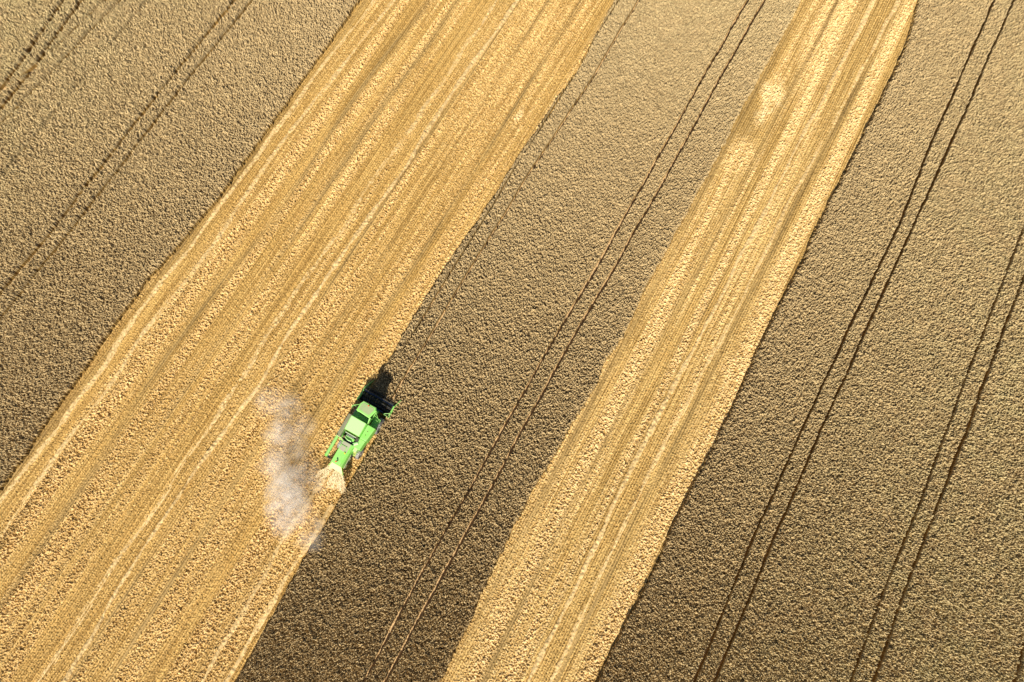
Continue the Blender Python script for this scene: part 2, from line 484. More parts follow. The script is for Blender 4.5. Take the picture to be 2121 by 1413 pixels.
swath('outermost pale chaff line along the far left edge of the wide stubble strip',
      [(60, -45.1), (46.9, -45.14), (40.2, -45.27), (35.9, -45.56), (16.6, -45.57), (8.3, -45.56), (4.9, -45.96), (-2.4, -45.98), (-5.6, -45.65), (-14.5, -45.77), (-22.4, -45.97), (-40, -46)], -32, 52, .26, .09, 600, .35)
swath('second pale chaff line in from the left edge of the wide stubble strip',
      [(60, -43), (48, -43.06), (43.3, -43.27), (32.7, -43.68), (26.4, -43.94), (17.5, -43.73), (7.8, -43.56), (2.7, -43.8), (-.9, -44.2), (-8.1, -43.72), (-15.3, -44.07), (-24.8, -43.93), (-40, -43.9)], -36, 56, .26, .10, 620, .3)
swath('faint broken chaff line beside the strong one in the middle of the wide stubble strip',
      [(60, -31.9), (33, -31.9), (23.8, -32.37), (19.2, -32), (11, -32.57), (-4.5, -32.05), (-10.4, -32.45), (-14.1, -32.06), (-20.8, -32.45), (-32.7, -31.9), (-40, -31.9)], -38, 62, .24, .05, 640, .75)
swath('strong raised chaff line in the middle of the wide stubble strip',
      [(70, -29.5), (54.7, -29.65), (49.2, -29.82), (39.2, -30.15), (24.6, -29.9), (18, -30.34), (6.4, -30.58), (-.5, -30.1), (-7.8, -30.55), (-14.8, -30.77), (-22, -30.66), (-27.7, -30.2), (-32, -30), (-45, -30)], -40, 64, .26, .17, 660, .15)
swath('fresh pale chaff line running straight back from the rear of the combine',
      [(-3.4, -18.8), (-4.7, -18.92), (-7.7, -19.1), (-9.6, -19.3), (-15.5, -18.98), (-25.9, -18.8), (-45, -18.8)], -38, -3.6, .24, .12, 680, .1)
swath('short chaff line hugging the freshly cut wheat edge behind the combine',
      [(-4, -16.8), (-9.6, -16.85), (-14.1, -17.04), (-19.2, -16.86), (-24.8, -16.9), (-45, -16.8)], -36, -6.5, .28, .10, 700, .2)
swath('strong raised chaff line along the middle of the narrow stubble strip',
      [(95, 9.0), (76.5, 8.8), (71.4, 8.99), (65.9, 8.66), (60.5, 8.6), (53.6, 8.3), (42.6, 8.23), (29.4, 8.09), (21.2, 7.91), (11.4, 7.7), (6.9, 7.65), (3.2, 7.95), (-11, 8.0), (-30, 8)], -22, 86, .24, .15, 720, .1)
swath('fainter chaff line right of the strong one in the narrow stubble strip',
      [(95, 11.6), (70, 11.3), (63, 10.9), (52.5, 10.7), (46.2, 10.22), (31.2, 10.3), (22.3, 9.85), (10.9, 9.47), (-3.6, 9.77), (-10.2, 9.78), (-30, 9.7)], -22, 78, .22, .10, 740, .3)


# ------------------------------------------------------------------ combine harvester
def paint(name, c, rough=.35, dust=.25, dustc=(.50, .45, .33), metal=0.0, scale=1.6):
    m, nt, b = new_mat(name)
    tc = N(nt, 'ShaderNodeTexCoord')
    geo = N(nt, 'ShaderNodeNewGeometry')
    sep = N(nt, 'ShaderNodeSeparateXYZ')
    nt.links.new(geo.outputs['Normal'], sep.inputs[0])
    n1 = noise(nt, tc.outputs['Object'], scale, 5.0, .65)
    n2 = noise(nt, tc.outputs['Object'], scale * 9, 3.0, .6)
    up = ramp(nt, sep.outputs['Z'], -.2, 1.0)
    mu = N(nt, 'ShaderNodeMath', operation='MULTIPLY')
    nt.links.new(ramp(nt, n1, .35, .75), mu.inputs[0]); nt.links.new(up, mu.inputs[1])
    mu2 = N(nt, 'ShaderNodeMath', operation='MULTIPLY')
    nt.links.new(mu.outputs[0], mu2.inputs[0]); mu2.inputs[1].default_value = dust * 2
    col = mix(nt, mu2.outputs[0], c, dustc)
    col = mix(nt, .12, col, n2, 'OVERLAY')
    nt.links.new(col, b.inputs['Base Color'])
    b.inputs['Roughness'].default_value = rough
    b.inputs['Metallic'].default_value = metal
    return m


GREEN = paint('green_paint', (.27, .72, .125))
GREEN_PALE = paint('green_paint_pale', (.50, .84, .34), dust=.06)  # lighter green for the tank cover, precleaner and air hose
OLIVE = paint('green_paint_dusty', (.34, .36, .20), dust=.5, rough=.7)
DUSTY = paint('dust_covered_sheet', (.36, .37, .24), dust=.4, rough=.8)
ROOFM = paint('dusty_roof', (.31, .44, .17), dust=.35, rough=.7, scale=1.1)
BLACK = paint('black_steel', (.015, .015, .014), dust=.05, rough=.5)
DARK = paint('dark_recess', (.03, .028, .022), dust=.12, rough=.8)
STEEL = paint('bright_steel', (.55, .53, .48), rough=.35, dust=.1, metal=.6)
STEEL_SHADED = paint('header_steel_shaded', (.035, .034, .033), rough=.6, dust=.06)  # auger and reel steel, with the header's deep shade put into the colour
TYRE = paint('dusty_tyre', (.16, .15, .135), dust=.5, dustc=(.60, .57, .52), rough=.85)
RIM = paint('pale_rim', (.72, .70, .64), dust=.15, rough=.5)
CREAM = paint('chaff_covered_metal', (.66, .54, .30), dust=.3, dustc=(.70, .56, .32), rough=.8)
PALEG = paint('pale_dusty_green', (.42, .58, .24), dust=.35, dustc=(.66, .60, .38), rough=.7)
HDARK = paint('header_green_shaded', (.018, .035, .014), dust=.08, rough=.7)  # header green painted near-black to stand for the shadow lying in it
RED = paint('red_lens', (.75, .06, .02), dust=0, rough=.2)
YELLOW = paint('yellow_cap', (.80, .55, .06), dust=0, rough=.4)
BLUE = paint('blue_grey_steel', (.03, .055, .12), dust=.05, rough=.35, metal=.3)  # blue steel, darkened to carry the shade inside the header
BROWN = paint('rust_brown', (.16, .09, .04), dust=.2, rough=.8)
gm, gnt, gb = new_mat('tinted_glass')
gb.inputs['Base Color'].default_value = (.02, .035, .03, 1); gb.inputs['Roughness'].default_value = .08
GLASS = gm

HX, HY = xy(-1.0, -18.2)
HEAD = math.pi / 2 - AZ
combine = bpy.data.objects.new('combine_harvester', None)
combine.location = (HX, HY, 0.0)
combine.rotation_euler = (0, 0, HEAD)
COL.objects.link(combine)
tag(combine, 'green combine harvester with its header in the standing wheat', 'combine harvester')


def P(f, r, z):
    return Vector((f, -r, z))


class MB:
    def __init__(s): s.bm = bmesh.new()

    def box(s, f0, f1, r0, r1, z0, z1, dz_rear=0.0, dz_right=0.0):
        vs = []
        for z in (0, 1):
            for f_, r_ in ((f0, r0), (f1, r0), (f1, r1), (f0, r1)):
                zz = z0 if not z else z1 + (dz_rear if f_ == f0 else 0) + (dz_right if r_ == r1 else 0)
                vs.append(s.bm.verts.new(P(f_, r_, zz)))
        for q in ((0, 1, 2, 3), (4, 7, 6, 5), (0, 4, 5, 1), (1, 5, 6, 2), (2, 6, 7, 3), (3, 7, 4, 0)):
            s.bm.faces.new([vs[i] for i in q])
        return s

    def loft(s, secs, cap=True):
        """secs: list of rings of (f, r, z)"""
        rings = [[s.bm.verts.new(P(*p)) for p in ring] for ring in secs]
        n = len(rings[0])
        for a_, b_ in zip(rings, rings[1:]):
            for i in range(n):
                s.bm.faces.new((a_[i], a_[(i + 1) % n], b_[(i + 1) % n], b_[i]))
        if cap:
            s.bm.faces.new(rings[0][::-1]); s.bm.faces.new(rings[-1])
        return s

    def prism(s, poly, z0, z1, top=None):
        top = top or poly
        return s.loft([[(f_, r_, z0) for f_, r_ in poly], [(f_, r_, z1) for f_, r_ in top]])

    def tube(s, pts, r, n=8, r2=None):
        pts = [P(*p) for p in pts]
        rings = []
        for i, p in enumerate(pts):
            d = (pts[min(i + 1, len(pts) - 1)] - pts[max(i - 1, 0)]).normalized()
            a_ = d.orthogonal().normalized()
            ref = Vector((0, 0, 1)) if abs(d.z) < .9 else Vector((1, 0, 0))
            a_ = d.cross(ref).normalized(); b_ = d.cross(a_)
            rr = r if r2 is None else r + (r2 - r) * i / (len(pts) - 1)
            rings.append([s.bm.verts.new(p + (a_ * math.cos(t) + b_ * math.sin(t)) * rr) for t in [2 * math.pi * k / n for k in range(n)]])
        for a_, b_ in zip(rings, rings[1:]):
            for i in range(n):
                s.bm.faces.new((a_[i], a_[(i + 1) % n], b_[(i + 1) % n], b_[i]))
        s.bm.faces.new(rings[0][::-1]); s.bm.faces.new(rings[-1])
        return s

    def lathe(s, centre, prof, n=28):
        """about the cross (r) axis; prof: (offset along r, radius)"""
        rings = []
        for off, R_ in prof:
            rings.append([s.bm.verts.new(P(centre[0] + R_ * math.cos(t), centre[1] + off, centre[2] + R_ * math.sin(t))) for t in [2 * math.pi * k / n for k in range(n)]])
        for a_, b_ in zip(rings, rings[1:]):
            for i in range(n):
                s.bm.faces.new((a_[i], b_[i], b_[(i + 1) % n], a_[(i + 1) % n]))
        s.bm.faces.new(rings[0]); s.bm.faces.new(rings[-1][::-1])
        return s

    def build(s, name, mat, parent=None, bevel=0.0, smooth=False):
        bmesh.ops.recalc_face_normals(s.bm, faces=s.bm.faces)
        me_ = bpy.data.meshes.new(name)
        s.bm.to_mesh(me_); s.bm.free()
        me_.materials.append(mat)
        if smooth: me_.shade_smooth()
        else: me_.shade_flat()
        ob = bpy.data.objects.new(name, me_)
        COL.objects.link(ob)
        ob.parent = parent or combine
        if bevel:
            bv = ob.modifiers.new('bevel', 'BEVEL')
            bv.width = bevel; bv.segments = 2; bv.limit_method = 'ANGLE'
        return ob


# --- main body: lower casing, right hand deck
body = MB().box(.30, 2.84, -1.02, 1.34, .95, 2.28).build('body', GREEN, bevel=.04)
MB().loft([[(2.85, .99, 1.9), (2.85, 1.70, 1.5), (2.85, 1.84, 2.95), (2.85, .99, 3.0)],
           [(1.33, .99, 1.9), (1.33, 1.62, 1.5), (1.33, 1.68, 2.95), (1.33, .99, 3.0)]]).build('side_locker', GREEN, bevel=.04)
MB().loft([[(1.30, .82, 1.7), (1.30, 1.54, 1.5), (1.30, 1.58, 2.72), (1.30, .82, 2.76)],
           [(.32, .82, 1.7), (.32, 1.48, 1.5), (.32, 1.52, 2.68), (.32, .82, 2.70)]]).build('elevator_housing', GREEN, bevel=.03)
for F_ in (2.25, 1.85):
    MB().tube([(F_, 1.33, 2.96), (F_, 1.33, 3.01)], .045, 8).build('locker_catch', BROWN)
MB().box(.86, 1.24, .64, .98, 2.5, 2.79).build('air_inlet', DARK, bevel=.02)
MB().tube([(.45, .62, 2.66), (.85, 1.02, 2.66)], .17, 12).build('precleaner', GREEN_PALE, smooth=False, bevel=.01)
MB().box(-.06, .40, .86, 1.24, 1.6, 2.42, dz_rear=-.05).build('battery_box', PALEG, bevel=.03)
sb = MB()
for k in range(4):
    sb.box(-.44 + .10 * k, -.40 + .10 * k, .84, 1.24, 1.98, 2.02)
sb.tube([(-.44, .84, 2.0), (-.02, .84, 2.0)], .025).tube([(-.44, 1.24, 2.0), (-.02, 1.24, 2.0)], .025)
sb.build('step', GREEN)

# --- grain tank
tank = MB().loft([[(2.84, -.76, 2.30), (2.84, .98, 2.30), (2.84, .96, 3.56), (2.84, -.76, 3.56)],
                  [(1.44, -.76, 2.30), (1.44, .98, 2.30), (1.40, .98, 3.44), (1.40, -.72, 3.44)]]).build('grain_tank', GREEN, bevel=.03)
MB().loft([[(2.80, -.70, 3.565), (2.80, .90, 3.565), (2.80, .90, 3.595), (2.80, -.70, 3.595)],
           [(1.45, -.66, 3.452), (1.45, .93, 3.452), (1.45, .93, 3.482), (1.45, -.66, 3.482)]]).build('tank_cover', GREEN_PALE, tank, bevel=.02)
MB().tube([(2.83, -.70, 3.60), (2.83, .90, 3.60)], .025).build('cover_rail', GREEN, tank)
MB().loft([[(2.90, -1.26, 2.62), (2.90, -.79, 2.62), (2.90, -.79, 3.40), (2.90, -.81, 3.40), (2.90, -1.26, 2.98)],
           [(.50, -1.24, 2.62), (.50, -.79, 2.62), (.50, -.79, 3.28), (.50, -.82, 3.28), (.50, -1.24, 2.94)]]).build('sloping_side_panel', OLIVE, bevel=.02)
MB().box(.5, 2.88, -1.24, -.8, 1.6, 2.60).build('left_panel', GREEN, bevel=.02)

# --- engine bay behind the tank
MB().box(.46, 1.42, -.74, .80, 2.285, 2.34).build('engine_bay_floor', BLACK)
MB().box(.44, .50, -.70, .80, 2.29, 2.85).build('firewall', BLACK)
eng = MB().box(.66, 1.0, -.42, .58, 2.345, 2.78).build('engine', GREEN, bevel=.05)
em = MB()
for k in range(6):
    em.box(.92, 1.10, -.34 + k * .14, -.25 + k * .14, 2.785, 2.90)
em.build('manifold', STEEL, eng, bevel=.01)
MB().tube([(1.20, -.6, 2.86), (1.20, .62, 2.86)], .055).build('exhaust_pipe', STEEL)
MB().tube([(1.32, -.66, 2.75), (1.32, .7, 2.75)], .05).build('coolant_pipe', BROWN)
MB().tube([(.72, -.58, 2.55), (.72, -.44, 2.92)], .11, 12).build('oil_filter', BROWN)
MB().tube([(.60, -.20, 2.88), (.56, .15, 2.88), (.60, .45, 2.84), (.62, .66, 2.7)], .035).build('fuel_hose', BLACK)
MB().tube([(.72, -.30, 2.84), (.62, .0, 2.9), (.66, .4, 2.86)], .05).build('air_hose', GREEN_PALE)
MB().tube([(.46, -1.12, 3.02), (.52, -.85, 3.10), (.48, -.5, 3.08), (.34, -.36, 3.04)], .035).build('cable_guard', CREAM)

# --- straw walker hood at the rear
hood = MB().loft([[(.40, -.33, 1.7), (.40, .86, 1.7), (.40, .84, 2.72), (.40, .64, 3.0), (.40, -.33, 3.0)],
                  [(-1.95, -.31, 1.5), (-1.95, .86, 1.5), (-1.95, .82, 2.55), (-1.95, .62, 2.86), (-1.95, -.31, 2.86)]]).build('straw_hood', GREEN, bevel=.025)
MB().loft([[(.38, -.26, 3.002), (.38, .60, 3.002), (.38, .60, 3.012), (.38, -.26, 3.012)],
           [(.02, -.26, 2.981), (.02, .60, 2.981), (.02, .60, 2.992), (.02, -.26, 2.992)]]).build('dusty_sheet', DUSTY, hood)
MB().loft([[(.018, .46, 2.980), (.018, .60, 2.980), (.018, .60, 2.991), (.018, .46, 2.991)],
           [(-.50, .46, 2.949), (-.50, .60, 2.949), (-.50, .60, 2.960), (-.50, .46, 2.960)]]).build('dusty_sheet', DUSTY, hood)
MB().loft([[(-.05, -.24, 2.98), (-.05, .36, 2.98), (-.05, .36, 3.01), (-.05, -.24, 3.01)],
           [(-.54, -.24, 2.95), (-.54, .36, 2.95), (-.54, .36, 2.985), (-.54, -.24, 2.985)]]).build('hatch', DUSTY, hood, bevel=.01)
MB().tube([(-.02, -.27, 3.02), (-.02, .39, 3.02), (-.57, .39, 2.985)], .022).build('hatch_frame', GREEN, hood)
MB().tube([(-.62, .50, 2.94), (-.62, .50, 3.04)], .07, 10).build('filler_cap', YELLOW, hood)
bc = MB().tube([(-1.50, .26, 2.88), (-1.62, .22, 3.06)], .05, 10).build('rear_beacon', BLACK, hood)
MB().tube([(-1.62, .22, 3.06), (-1.70, .19, 3.17)], .065, 10).build('beacon_lens', RED, bc)
rg = MB()
rg.tube([(-.45, .93, 2.25), (-1.9, .93, 2.0)], .03).tube([(-.45, .93, 1.8), (-1.9, .93, 1.6)], .03)
for k in range(6):
    rg.tube([(-.55 - k * .25, .93, 2.24 - k * .043), (-.55 - k * .25, .93, 1.79 - k * .035)], .022)
rg.build('belt_guard', OLIVE)
MB().lathe((-.55, .98, 1.9), [(-.02, .24), (.03, .24)], 20).build('pulley', BLACK)
MB().lathe((-1.4, .98, 1.75), [(-.02, .17), (.03, .17)], 20).build('pulley', BLACK)

# --- straw spreader tray
sp = MB().loft([[(-1.96, -.45, 1.72), (-1.96, .62, 1.72), (-1.96, .62, 1.82), (-1.96, -.45, 1.82)],
                [(-2.50, -.62, 1.42), (-2.50, 1.10, 1.42), (-2.50, 1.10, 1.52), (-2.50, -.62, 1.52)]]).build('straw_spreader', CREAM, bevel=.02)
MB().loft([[(-1.97, .64, 1.55), (-1.97, .67, 1.55), (-1.97, .67, 1.95), (-1.97, .64, 1.95)],
           [(-2.55, 1.12, 1.25), (-2.55, 1.16, 1.25), (-2.55, 1.16, 1.70), (-2.55, 1.12, 1.70)]]).build('spreader_fin', GREEN, sp)
MB().loft([[(-1.97, -.50, 1.55), (-1.97, -.47, 1.55), (-1.97, -.47, 1.95), (-1.97, -.50, 1.95)],
           [(-2.45, -.68, 1.25), (-2.45, -.65, 1.25), (-2.45, -.65, 1.62), (-2.45, -.68, 1.62)]]).build('spreader_fin', GREEN, sp)

# --- unloading auger folded back along the left side
au = MB().tube([(.55, -1.05, 2.98), (-1.72, -1.02, 2.92)], .165, 16).build('unloading_auger', GREEN, smooth=False)
MB().tube([(.55, -1.05, 2.98), (.50, -1.05, 2.98)], .19, 16).build('flange', CREAM, au)
MB().tube([(-1.60, -1.0, 2.90), (-1.66, -.82, 2.72), (-1.68, -.78, 2.45)], .14, 12, .12).build('spout', BLACK, au)
MB().tube([(-1.52, -.95, 2.95), (-1.52, -.83, 2.86)], .06, 8).build('spout_bracket', STEEL, au)
MB().tube([(.55, -1.05, 2.98), (.65, -1.05, 2.9), (.68, -1.05, 2.3)], .17, 14).build('auger_elbow', GREEN)

# --- cab
cab = MB().box(3.44, 4.42, -.50, .92, 1.75, 2.35).build('cab', GREEN, bevel=.04)
roofp = [(4.64, -.45), (4.65, .96), (4.34, 1.18), (3.42, .92), (3.52, -.62), (4.27, -.62)]
inset = [(4.58, -.42), (4.58, .92), (4.30, 1.10), (3.50, .87), (3.57, -.57), (4.25, -.57)]
rf = MB().prism(roofp, 3.52, 3.66).prism(roofp, 3.662, 3.72, inset).build('cab_roof', GREEN, cab)
pan = [(4.47, -.32), (4.47, .80), (4.28, .94), (3.66, .76), (3.70, -.44), (4.18, -.44)]
MB().prism(pan, 3.722, 3.735).build('dusty_roof_panel', ROOFM, cab)
MB().loft([[(4.34, -.44, 2.36), (4.34, .86, 2.36), (3.54, .86, 2.36), (3.54, -.44, 2.36)],
           [(4.46, -.46, 3.515), (4.46, .90, 3.515), (3.52, .90, 3.515), (3.52, -.46, 3.515)]]).build('window_glass', GLASS, cab)
for (f_, r_) in ((4.40, -.47), (4.40, .90), (3.50, -.47), (3.50, .91)):
    MB().tube([(f_, r_, 2.36), (f_, r_, 3.52)], .04, 6).build('pillar', GREEN, cab)
MB().tube([(4.52, .30, 3.73), (4.46, .30, 3.86)], .06, 10).build('beacon_base', BLACK, cab)
MB().tube([(4.46, .30, 3.86), (4.42, .29, 3.96)], .06, 10).build('beacon_lens', RED, cab)
MB().box(2.90, 3.42, -.92, .84, 2.0, 2.80).build('rear_cab_deck', GREEN, bevel=.03)
MB().loft([[(3.50, .90, 2.9), (3.50, .98, 2.9), (3.50, 1.05, 3.62), (3.50, .90, 3.62)],
           [(2.90, .96, 2.7), (2.90, 1.0, 2.7), (2.90, 1.02, 3.25), (2.90, .97, 3.25)]]).build('cab_side_strip', GREEN)
MB().box(2.90, 3.90, .95, 1.62, 1.86, 1.94).build('platform', GREEN, bevel=.015)
lr = MB()
lr.tube([(4.30, .93, 2.66), (3.80, 1.52, 2.62)], .025).tube([(3.96, .93, 2.6), (3.83, 1.66, 2.55), (3.57, 1.50, 2.55), (3.66, 1.30, 2.55)], .025)
lr.tube([(3.83, 1.62, 1.94), (3.83, 1.62, 2.6)], .025).tube([(3.57, 1.50, 1.94), (3.57, 1.50, 2.56)], .025)
lr.tube([(3.80, 1.52, 2.62), (3.83, 1.66, 2.55)], .025)
lr.build('handrail', GREEN)
ma = MB()
ma.tube([(4.33, -.60, 2.9), (3.82, -1.45, 2.6)], .025).tube([(4.0, -.60, 2.5), (3.82, -1.45, 2.6)], .02)
ma.build('mirror_arm', GREEN)
MB().box(3.56, 3.80, -1.50, -1.42, 2.3, 2.66).build('mirror', GREEN, bevel=.01)
MB().box(2.95, 3.9, -.98, -.55, 1.7, 1.95).build('left_step', GREEN, bevel=.02)


# --- wheels
def wheel(f_, r_, radius, width):
    hw = width / 2
    prof = [(-hw * .8, radius * .55), (-hw, radius * .70), (-hw, radius * .90), (-hw * .75, radius * .98), (0, radius), (hw * .75, radius * .98), (hw, radius * .90), (hw, radius * .70), (hw * .8, radius * .55)]
    wv = MB().lathe((f_, r_, radius), prof, 36)
    for k in range(20):                       # tread lugs
        t = 2 * math.pi * k / 20
        for sgn in (-1, 1):
            c0 = P(f_ + radius * .985 * math.cos(t), r_ + sgn * hw * .05, radius + radius * .985 * math.sin(t))
            t2 = t + .16
            c1 = P(f_ + radius * .985 * math.cos(t2), r_ + sgn * hw * .92, radius + radius * .985 * math.sin(t2))
            nrm = P(math.cos(t), 0, math.sin(t))
            nr2 = P(math.cos(t2), 0, math.sin(t2))
            tg = P(-math.sin(t), 0, math.cos(t)) * .022
            vs = [wv.bm.verts.new(p) for p in (c0 - tg, c0 + tg, c1 + tg, c1 - tg, c0 - tg + nrm * .035, c0 + tg + nrm * .035, c1 + tg + nr2 * .035, c1 - tg + nr2 * .035)]
            for q in ((0, 1, 2, 3), (4, 7, 6, 5), (0, 4, 5, 1), (1, 5, 6, 2), (2, 6, 7, 3), (3, 7, 4, 0)):
                wv.bm.faces.new([vs[i] for i in q])
    wh = wv.build('wheel', TYRE)
    side = 1 if r_ > 0 else -1
    MB().lathe((f_, r_, radius), [(-hw * .70, radius * .545), (side * hw * .3, radius * .545)] if side < 0 else [(-hw * .3, radius * .545), (hw * .70, radius * .545)], 28).build('rim', RIM, wh)
    MB().lathe((f_, r_, radius), [(-hw * .86, radius * .16), (hw * .86, radius * .16)], 14).build('hub', RIM, wh)
    return wh


wheel(3.30, 1.48, .84, .48)
wheel(3.30, -1.10, .84, .44)
wheel(.02, 1.20, .58, .34)
wheel(.05, -.98, .58, .34)
MB().tube([(3.30, -1.0, .84), (3.30, 1.4, .84)], .12, 10).build('axle', BLACK)
MB().tube([(.02, -.9, .58), (.02, 1.1, .58)], .09, 10).build('axle', BLACK)

# --- feeder house and header
MB().loft([[(3.0, -.45, .9), (3.0, .70, .9), (3.0, .70, 1.7), (3.0, -.45, 1.7)],
           [(4.70, -.50, .25), (4.70, .75, .25), (4.70, .75, .90), (4.70, -.50, .90)]]).build('feeder_house', GREEN, bevel=.03)
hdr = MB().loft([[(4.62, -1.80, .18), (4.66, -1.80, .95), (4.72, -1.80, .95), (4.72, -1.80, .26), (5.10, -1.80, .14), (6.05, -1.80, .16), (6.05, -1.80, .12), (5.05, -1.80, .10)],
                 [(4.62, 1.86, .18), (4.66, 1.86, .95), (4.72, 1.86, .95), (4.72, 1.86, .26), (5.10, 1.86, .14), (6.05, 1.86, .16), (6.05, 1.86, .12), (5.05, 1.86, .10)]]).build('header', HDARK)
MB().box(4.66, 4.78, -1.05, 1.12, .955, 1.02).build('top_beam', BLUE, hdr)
ax = MB().tube([(5.02, -1.78, .50), (5.02, 1.84, .50)], .17, 14)
prev = None
for k in range(121):                               # auger flighting
    r_ = -1.74 + 3.54 * k / 120
    t = 2 * math.pi * (k / 120) * 7 * (1 if r_ < .05 else -1)
    c, s_ = math.cos(t), math.sin(t)
    a1 = ax.bm.verts.new(P(5.02 + .16 * c, r_, .5 + .16 * s_)); a2 = ax.bm.verts.new(P(5.02 + .29 * c, r_, .5 + .29 * s_))
    if prev: ax.bm.faces.new((prev[0], prev[1], a2, a1))
    prev = (a1, a2)
ax.build('feed_auger', STEEL_SHADED, hdr)
kn = MB().box(6.05, 6.10, -1.80, 1.86, .115, .165)
for k in range(48):
    r_ = -1.78 + k * .076
    kn.loft([[(6.10, r_, .12), (6.10, r_ + .045, .12), (6.10, r_ + .045, .15), (6.10, r_, .15)], [(6.22, r_ + .018, .13), (6.22, r_ + .027, .13), (6.22, r_ + .027, .14), (6.22, r_ + .018, .14)]])
kn.build('cutter_bar', STEEL_SHADED, hdr)
RC = (5.78, 1.05)                                  # reel centre (f, z)
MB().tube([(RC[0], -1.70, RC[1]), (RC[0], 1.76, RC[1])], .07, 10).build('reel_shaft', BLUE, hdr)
for k in range(6):
    t = 2 * math.pi * k / 6 + .35
    f_, z_ = RC[0] + .48 * math.cos(t), RC[1] + .48 * math.sin(t)
    tb = MB().tube([(f_, -1.68, z_), (f_, 1.74, z_)], .032, 6)
    for j in range(22):
        r_ = -1.64 + j * .155
        tb.tube([(f_, r_, z_), (f_ - .08, r_, z_ - .24)], .008, 4)
    tb.build('tine_bar', STEEL_SHADED, hdr)
for r_ in (-1.66, -.5, .6, 1.70):
    spk = MB()
    for k in range(6):
        t = 2 * math.pi * k / 6 + .35
        spk.tube([(RC[0], r_, RC[1]), (RC[0] + .48 * math.cos(t), r_, RC[1] + .48 * math.sin(t))], .018, 5)
    spk.build('reel_spider', BLACK, hdr)
for r_ in (-1.78, 1.82):
    MB().tube([(4.70, r_, .98), (RC[0], r_, RC[1])], .045, 8).build('reel_arm', GREEN, hdr)
MB().loft([[(4.55, -1.94, .10), (4.55, -1.80, .10), (4.55, -1.80, 1.05), (4.55, -1.94, 1.05)],
           [(6.15, -1.94, .08), (6.15, -1.81, .08), (6.15, -1.81, .86), (6.15, -1.94, .86)],
           [(7.2, -1.66, .05), (7.2, -1.63, .05), (7.2, -1.63, .16), (7.2, -1.66, .16)]]).build('crop_divider', GREEN, hdr, bevel=.02)
MB().loft([[(4.55, 1.86, .10), (4.55, 1.94, .10), (4.55, 1.94, .80), (4.55, 1.86, .80)],
           [(6.0, 1.87, .08), (6.0, 1.95, .08), (6.0, 1.95, .62), (6.0, 1.87, .62)],
           [(6.95, 2.10, .05), (6.95, 2.13, .05), (6.95, 2.13, .15), (6.95, 2.10, .15)]]).build('crop_divider', GREEN, hdr, bevel=.015)
dr = MB()
dr.tube([(4.60, 1.25, 1.10), (4.52, 1.96, 1.05), (5.75, 1.90, 1.15), (6.6, 2.08, .98)], .035)
dr.tube([(4.60, 1.25, 1.10), (4.95, 1.88, 1.12)], .03).tube([(4.52, 1.96, 1.05), (4.52, 1.93, .5)], .035).tube([(6.6, 2.08, .98), (6.85, 2.11, .2)], .03)
dr.tube([(5.2, 1.88, 1.1), (5.35, 2.08, .75), (6.3, 2.14, .7)], .03)
dr.build('divider_frame', GREEN, hdr)


# ------------------------------------------------------------------ straw flying off the spreader
bm = bmesh.new()
rng = random.Random(5)
jets = [(rng.uniform(-.6, 1.1), rng.gauss(0, .10)) for _ in range(16)]
for k in range(1500):
    t = rng.random()
    r0, ja = rng.choice(jets)
    r0 += rng.gauss(0, .05)
    ang = (r0 - .25) * .62 + ja + rng.gauss(0, .035)
    d = t * rng.uniform(1.0, 2.0)
    f_ = -2.46 - d * math.cos(ang)
    r_ = r0 + d * math.sin(ang)
    z_ = max(.16, 1.46 - .22 * d - .14 * d * d + rng.gauss(0, .05 + .08 * t))
    c = P(f_, r_, z_)
    dv_ = (P(-math.cos(ang), math.sin(ang), -.3) + Vector((rng.gauss(0, .25), rng.gauss(0, .25), rng.gauss(0, .2)))).normalized()
    wv_ = dv_.cross(Vector((rng.gauss(0, .3), rng.gauss(0, .3), 1))).normalized()
    L, W_ = rng.uniform(.06, .17), rng.uniform(.010, .020)
    bm.faces.new([bm.verts.new(c + dv_ * a_ + wv_ * b_) for a_, b_ in ((-L, -W_), (L, -W_), (L, W_), (-L, W_))])
me = bpy.data.meshes.new('flying_straw'); bm.to_mesh(me); bm.free()
t_ = me.attributes.new('rnd', 'FLOAT', 'POINT')
t_.data.foreach_set('value', np.repeat(np.random.default_rng(3).uniform(.0, 1.0, len(me.vertices) // 4), 4).astype(np.float32))
fm, fnt, fb = new_mat('chopped_straw')
fnt.links.new(mix(fnt, attr(fnt, 'rnd'), (0.62, 0.48, 0.26), (0.84, 0.70, 0.44)), fb.inputs['Base Color'])
fb.inputs['Roughness'].default_value = .8
me.materials.append(fm)
fs = bpy.data.objects.new('flying_straw', me)
fs.location = combine.location; fs.rotation_euler = combine.rotation_euler
COL.objects.link(fs)
tag(fs, 'pale fan of chopped straw flying out behind the combine', 'straw', kind='stuff')


# ------------------------------------------------------------------ dust drifting off to the left of the combine
BLOBS = [(-7.3, -2.3, 1.4, 1.9, 1.0), (-5.8, -3.5, 1.5, 1.6, .9), (-9.0, -1.6, 1.2, 1.4, .8), (-4.8, -5.3, 1.5, 1.4, .6), (-8.0, -.6, .9, 1.1, .5),
         (-4.4, -2.4, 1.1, 1.4, .40), (-2.2, -6.6, 1.5, 1.5, .5), (-2.6, -4.4, 1.3, 1.3, .38), (-.4, -5.0, 1.2, 1.2, .28), (.1, -7.7, 1.4, 1.5, .36), (0, -9.6, 1.4, 1.4, .24),
         (-9.2, 1.6, 1.1, 1.1, .4), (-7.7, 1.0, .9, .9, .3), (-4.4, -.9, .9, 1.0, .3)]


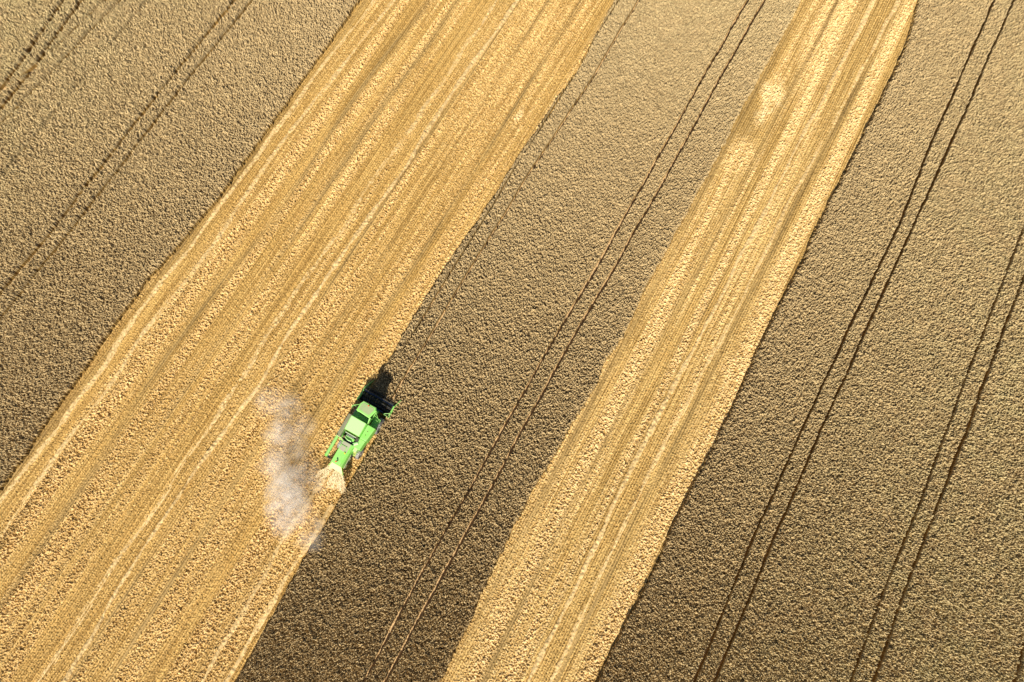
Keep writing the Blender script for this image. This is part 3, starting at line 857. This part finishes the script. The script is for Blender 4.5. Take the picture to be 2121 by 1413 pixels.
def dust(name, label, blobs, dens):
    bm_ = bmesh.new()
    for f_, r_, z_, R_, a_ in blobs:
        g = bmesh.ops.create_icosphere(bm_, subdivisions=3, radius=1.0)
        for v_ in g['verts']:
            v_.co = P(f_, r_, z_) + Vector((v_.co.x * R_ * 1.55, v_.co.y * R_ * 1.55, v_.co.z * min(R_, z_ + .0) * 1.0))
    me_ = bpy.data.meshes.new(name); bm_.to_mesh(me_); bm_.free()
    tmp = bpy.data.objects.new(name + '_hull', me_); COL.objects.link(tmp)
    rm = tmp.modifiers.new('remesh', 'REMESH'); rm.mode = 'VOXEL'; rm.voxel_size = .22
    dg = bpy.context.evaluated_depsgraph_get()
    me2 = bpy.data.meshes.new_from_object(tmp.evaluated_get(dg))
    me2.name = name
    bpy.data.objects.remove(tmp)
    for v_ in me2.vertices:
        v_.co.z = max(v_.co.z, .22)
    m = bpy.data.materials.new('drifting_dust'); m.use_nodes = True
    nt = m.node_tree
    for n in list(nt.nodes): nt.nodes.remove(n)
    out = N(nt, 'ShaderNodeOutputMaterial'); pv = N(nt, 'ShaderNodeVolumePrincipled')
    nt.links.new(pv.outputs[0], out.inputs['Volume'])
    pv.inputs['Color'].default_value = (1.0, .975, .93, 1)
    pv.inputs['Anisotropy'].default_value = -.35
    tc = N(nt, 'ShaderNodeTexCoord')
    warp = N(nt, 'ShaderNodeTexNoise'); warp.inputs['Scale'].default_value = .7; warp.inputs['Detail'].default_value = 4
    nt.links.new(tc.outputs['Object'], warp.inputs['Vector'])
    sub = N(nt, 'ShaderNodeVectorMath', operation='SUBTRACT'); nt.links.new(warp.outputs['Color'], sub.inputs[0]); sub.inputs[1].default_value = (.5, .5, .5)
    sc = N(nt, 'ShaderNodeVectorMath', operation='SCALE'); nt.links.new(sub.outputs[0], sc.inputs[0]); sc.inputs['Scale'].default_value = 1.9
    ad = N(nt, 'ShaderNodeVectorMath', operation='ADD'); nt.links.new(tc.outputs['Object'], ad.inputs[0]); nt.links.new(sc.outputs[0], ad.inputs[1])
    tot = None
    for f_, r_, z_, R_, a_ in blobs:
        s1 = N(nt, 'ShaderNodeVectorMath', operation='SUBTRACT'); nt.links.new(ad.outputs[0], s1.inputs[0]); s1.inputs[1].default_value = tuple(P(f_, r_, z_))
        s2 = N(nt, 'ShaderNodeVectorMath', operation='MULTIPLY'); nt.links.new(s1.outputs[0], s2.inputs[0]); s2.inputs[1].default_value = (1 / R_, 1 / R_, 1 / max(.7, min(R_, z_)))
        ln_ = N(nt, 'ShaderNodeVectorMath', operation='LENGTH'); nt.links.new(s2.outputs[0], ln_.inputs[0])
        mr = N(nt, 'ShaderNodeMapRange'); mr.interpolation_type = 'SMOOTHSTEP'
        nt.links.new(ln_.outputs['Value'], mr.inputs[0])
        mr.inputs[1].default_value = 1.35; mr.inputs[2].default_value = .15; mr.inputs[3].default_value = 0; mr.inputs[4].default_value = a_
        if tot is None: tot = mr.outputs[0]
        else:
            mx = N(nt, 'ShaderNodeMath', operation='MAXIMUM'); nt.links.new(tot, mx.inputs[0]); nt.links.new(mr.outputs[0], mx.inputs[1]); tot = mx.outputs[0]
    n3 = noise(nt, tc.outputs['Object'], 1.1, 5.0, .62)
    m1 = N(nt, 'ShaderNodeMath', operation='MULTIPLY'); nt.links.new(tot, m1.inputs[0]); nt.links.new(ramp(nt, n3, .34, .66), m1.inputs[1])
    m2 = N(nt, 'ShaderNodeMath', operation='MULTIPLY'); nt.links.new(m1.outputs[0], m2.inputs[0]); m2.inputs[1].default_value = dens
    nt.links.new(m2.outputs[0], pv.inputs['Density'])
    me2.materials.clear(); me2.materials.append(m)
    ob = bpy.data.objects.new(name, me2)
    ob.location = combine.location; ob.rotation_euler = combine.rotation_euler
    COL.objects.link(ob)
    return tag(ob, label, 'dust', kind='stuff')


dust('dust_cloud', 'pale cloud of dust drifting over the stubble left of the combine', [(f_, r_, z_, R_ * 1.12, a_) for f_, r_, z_, R_, a_ in BLOBS], .95)
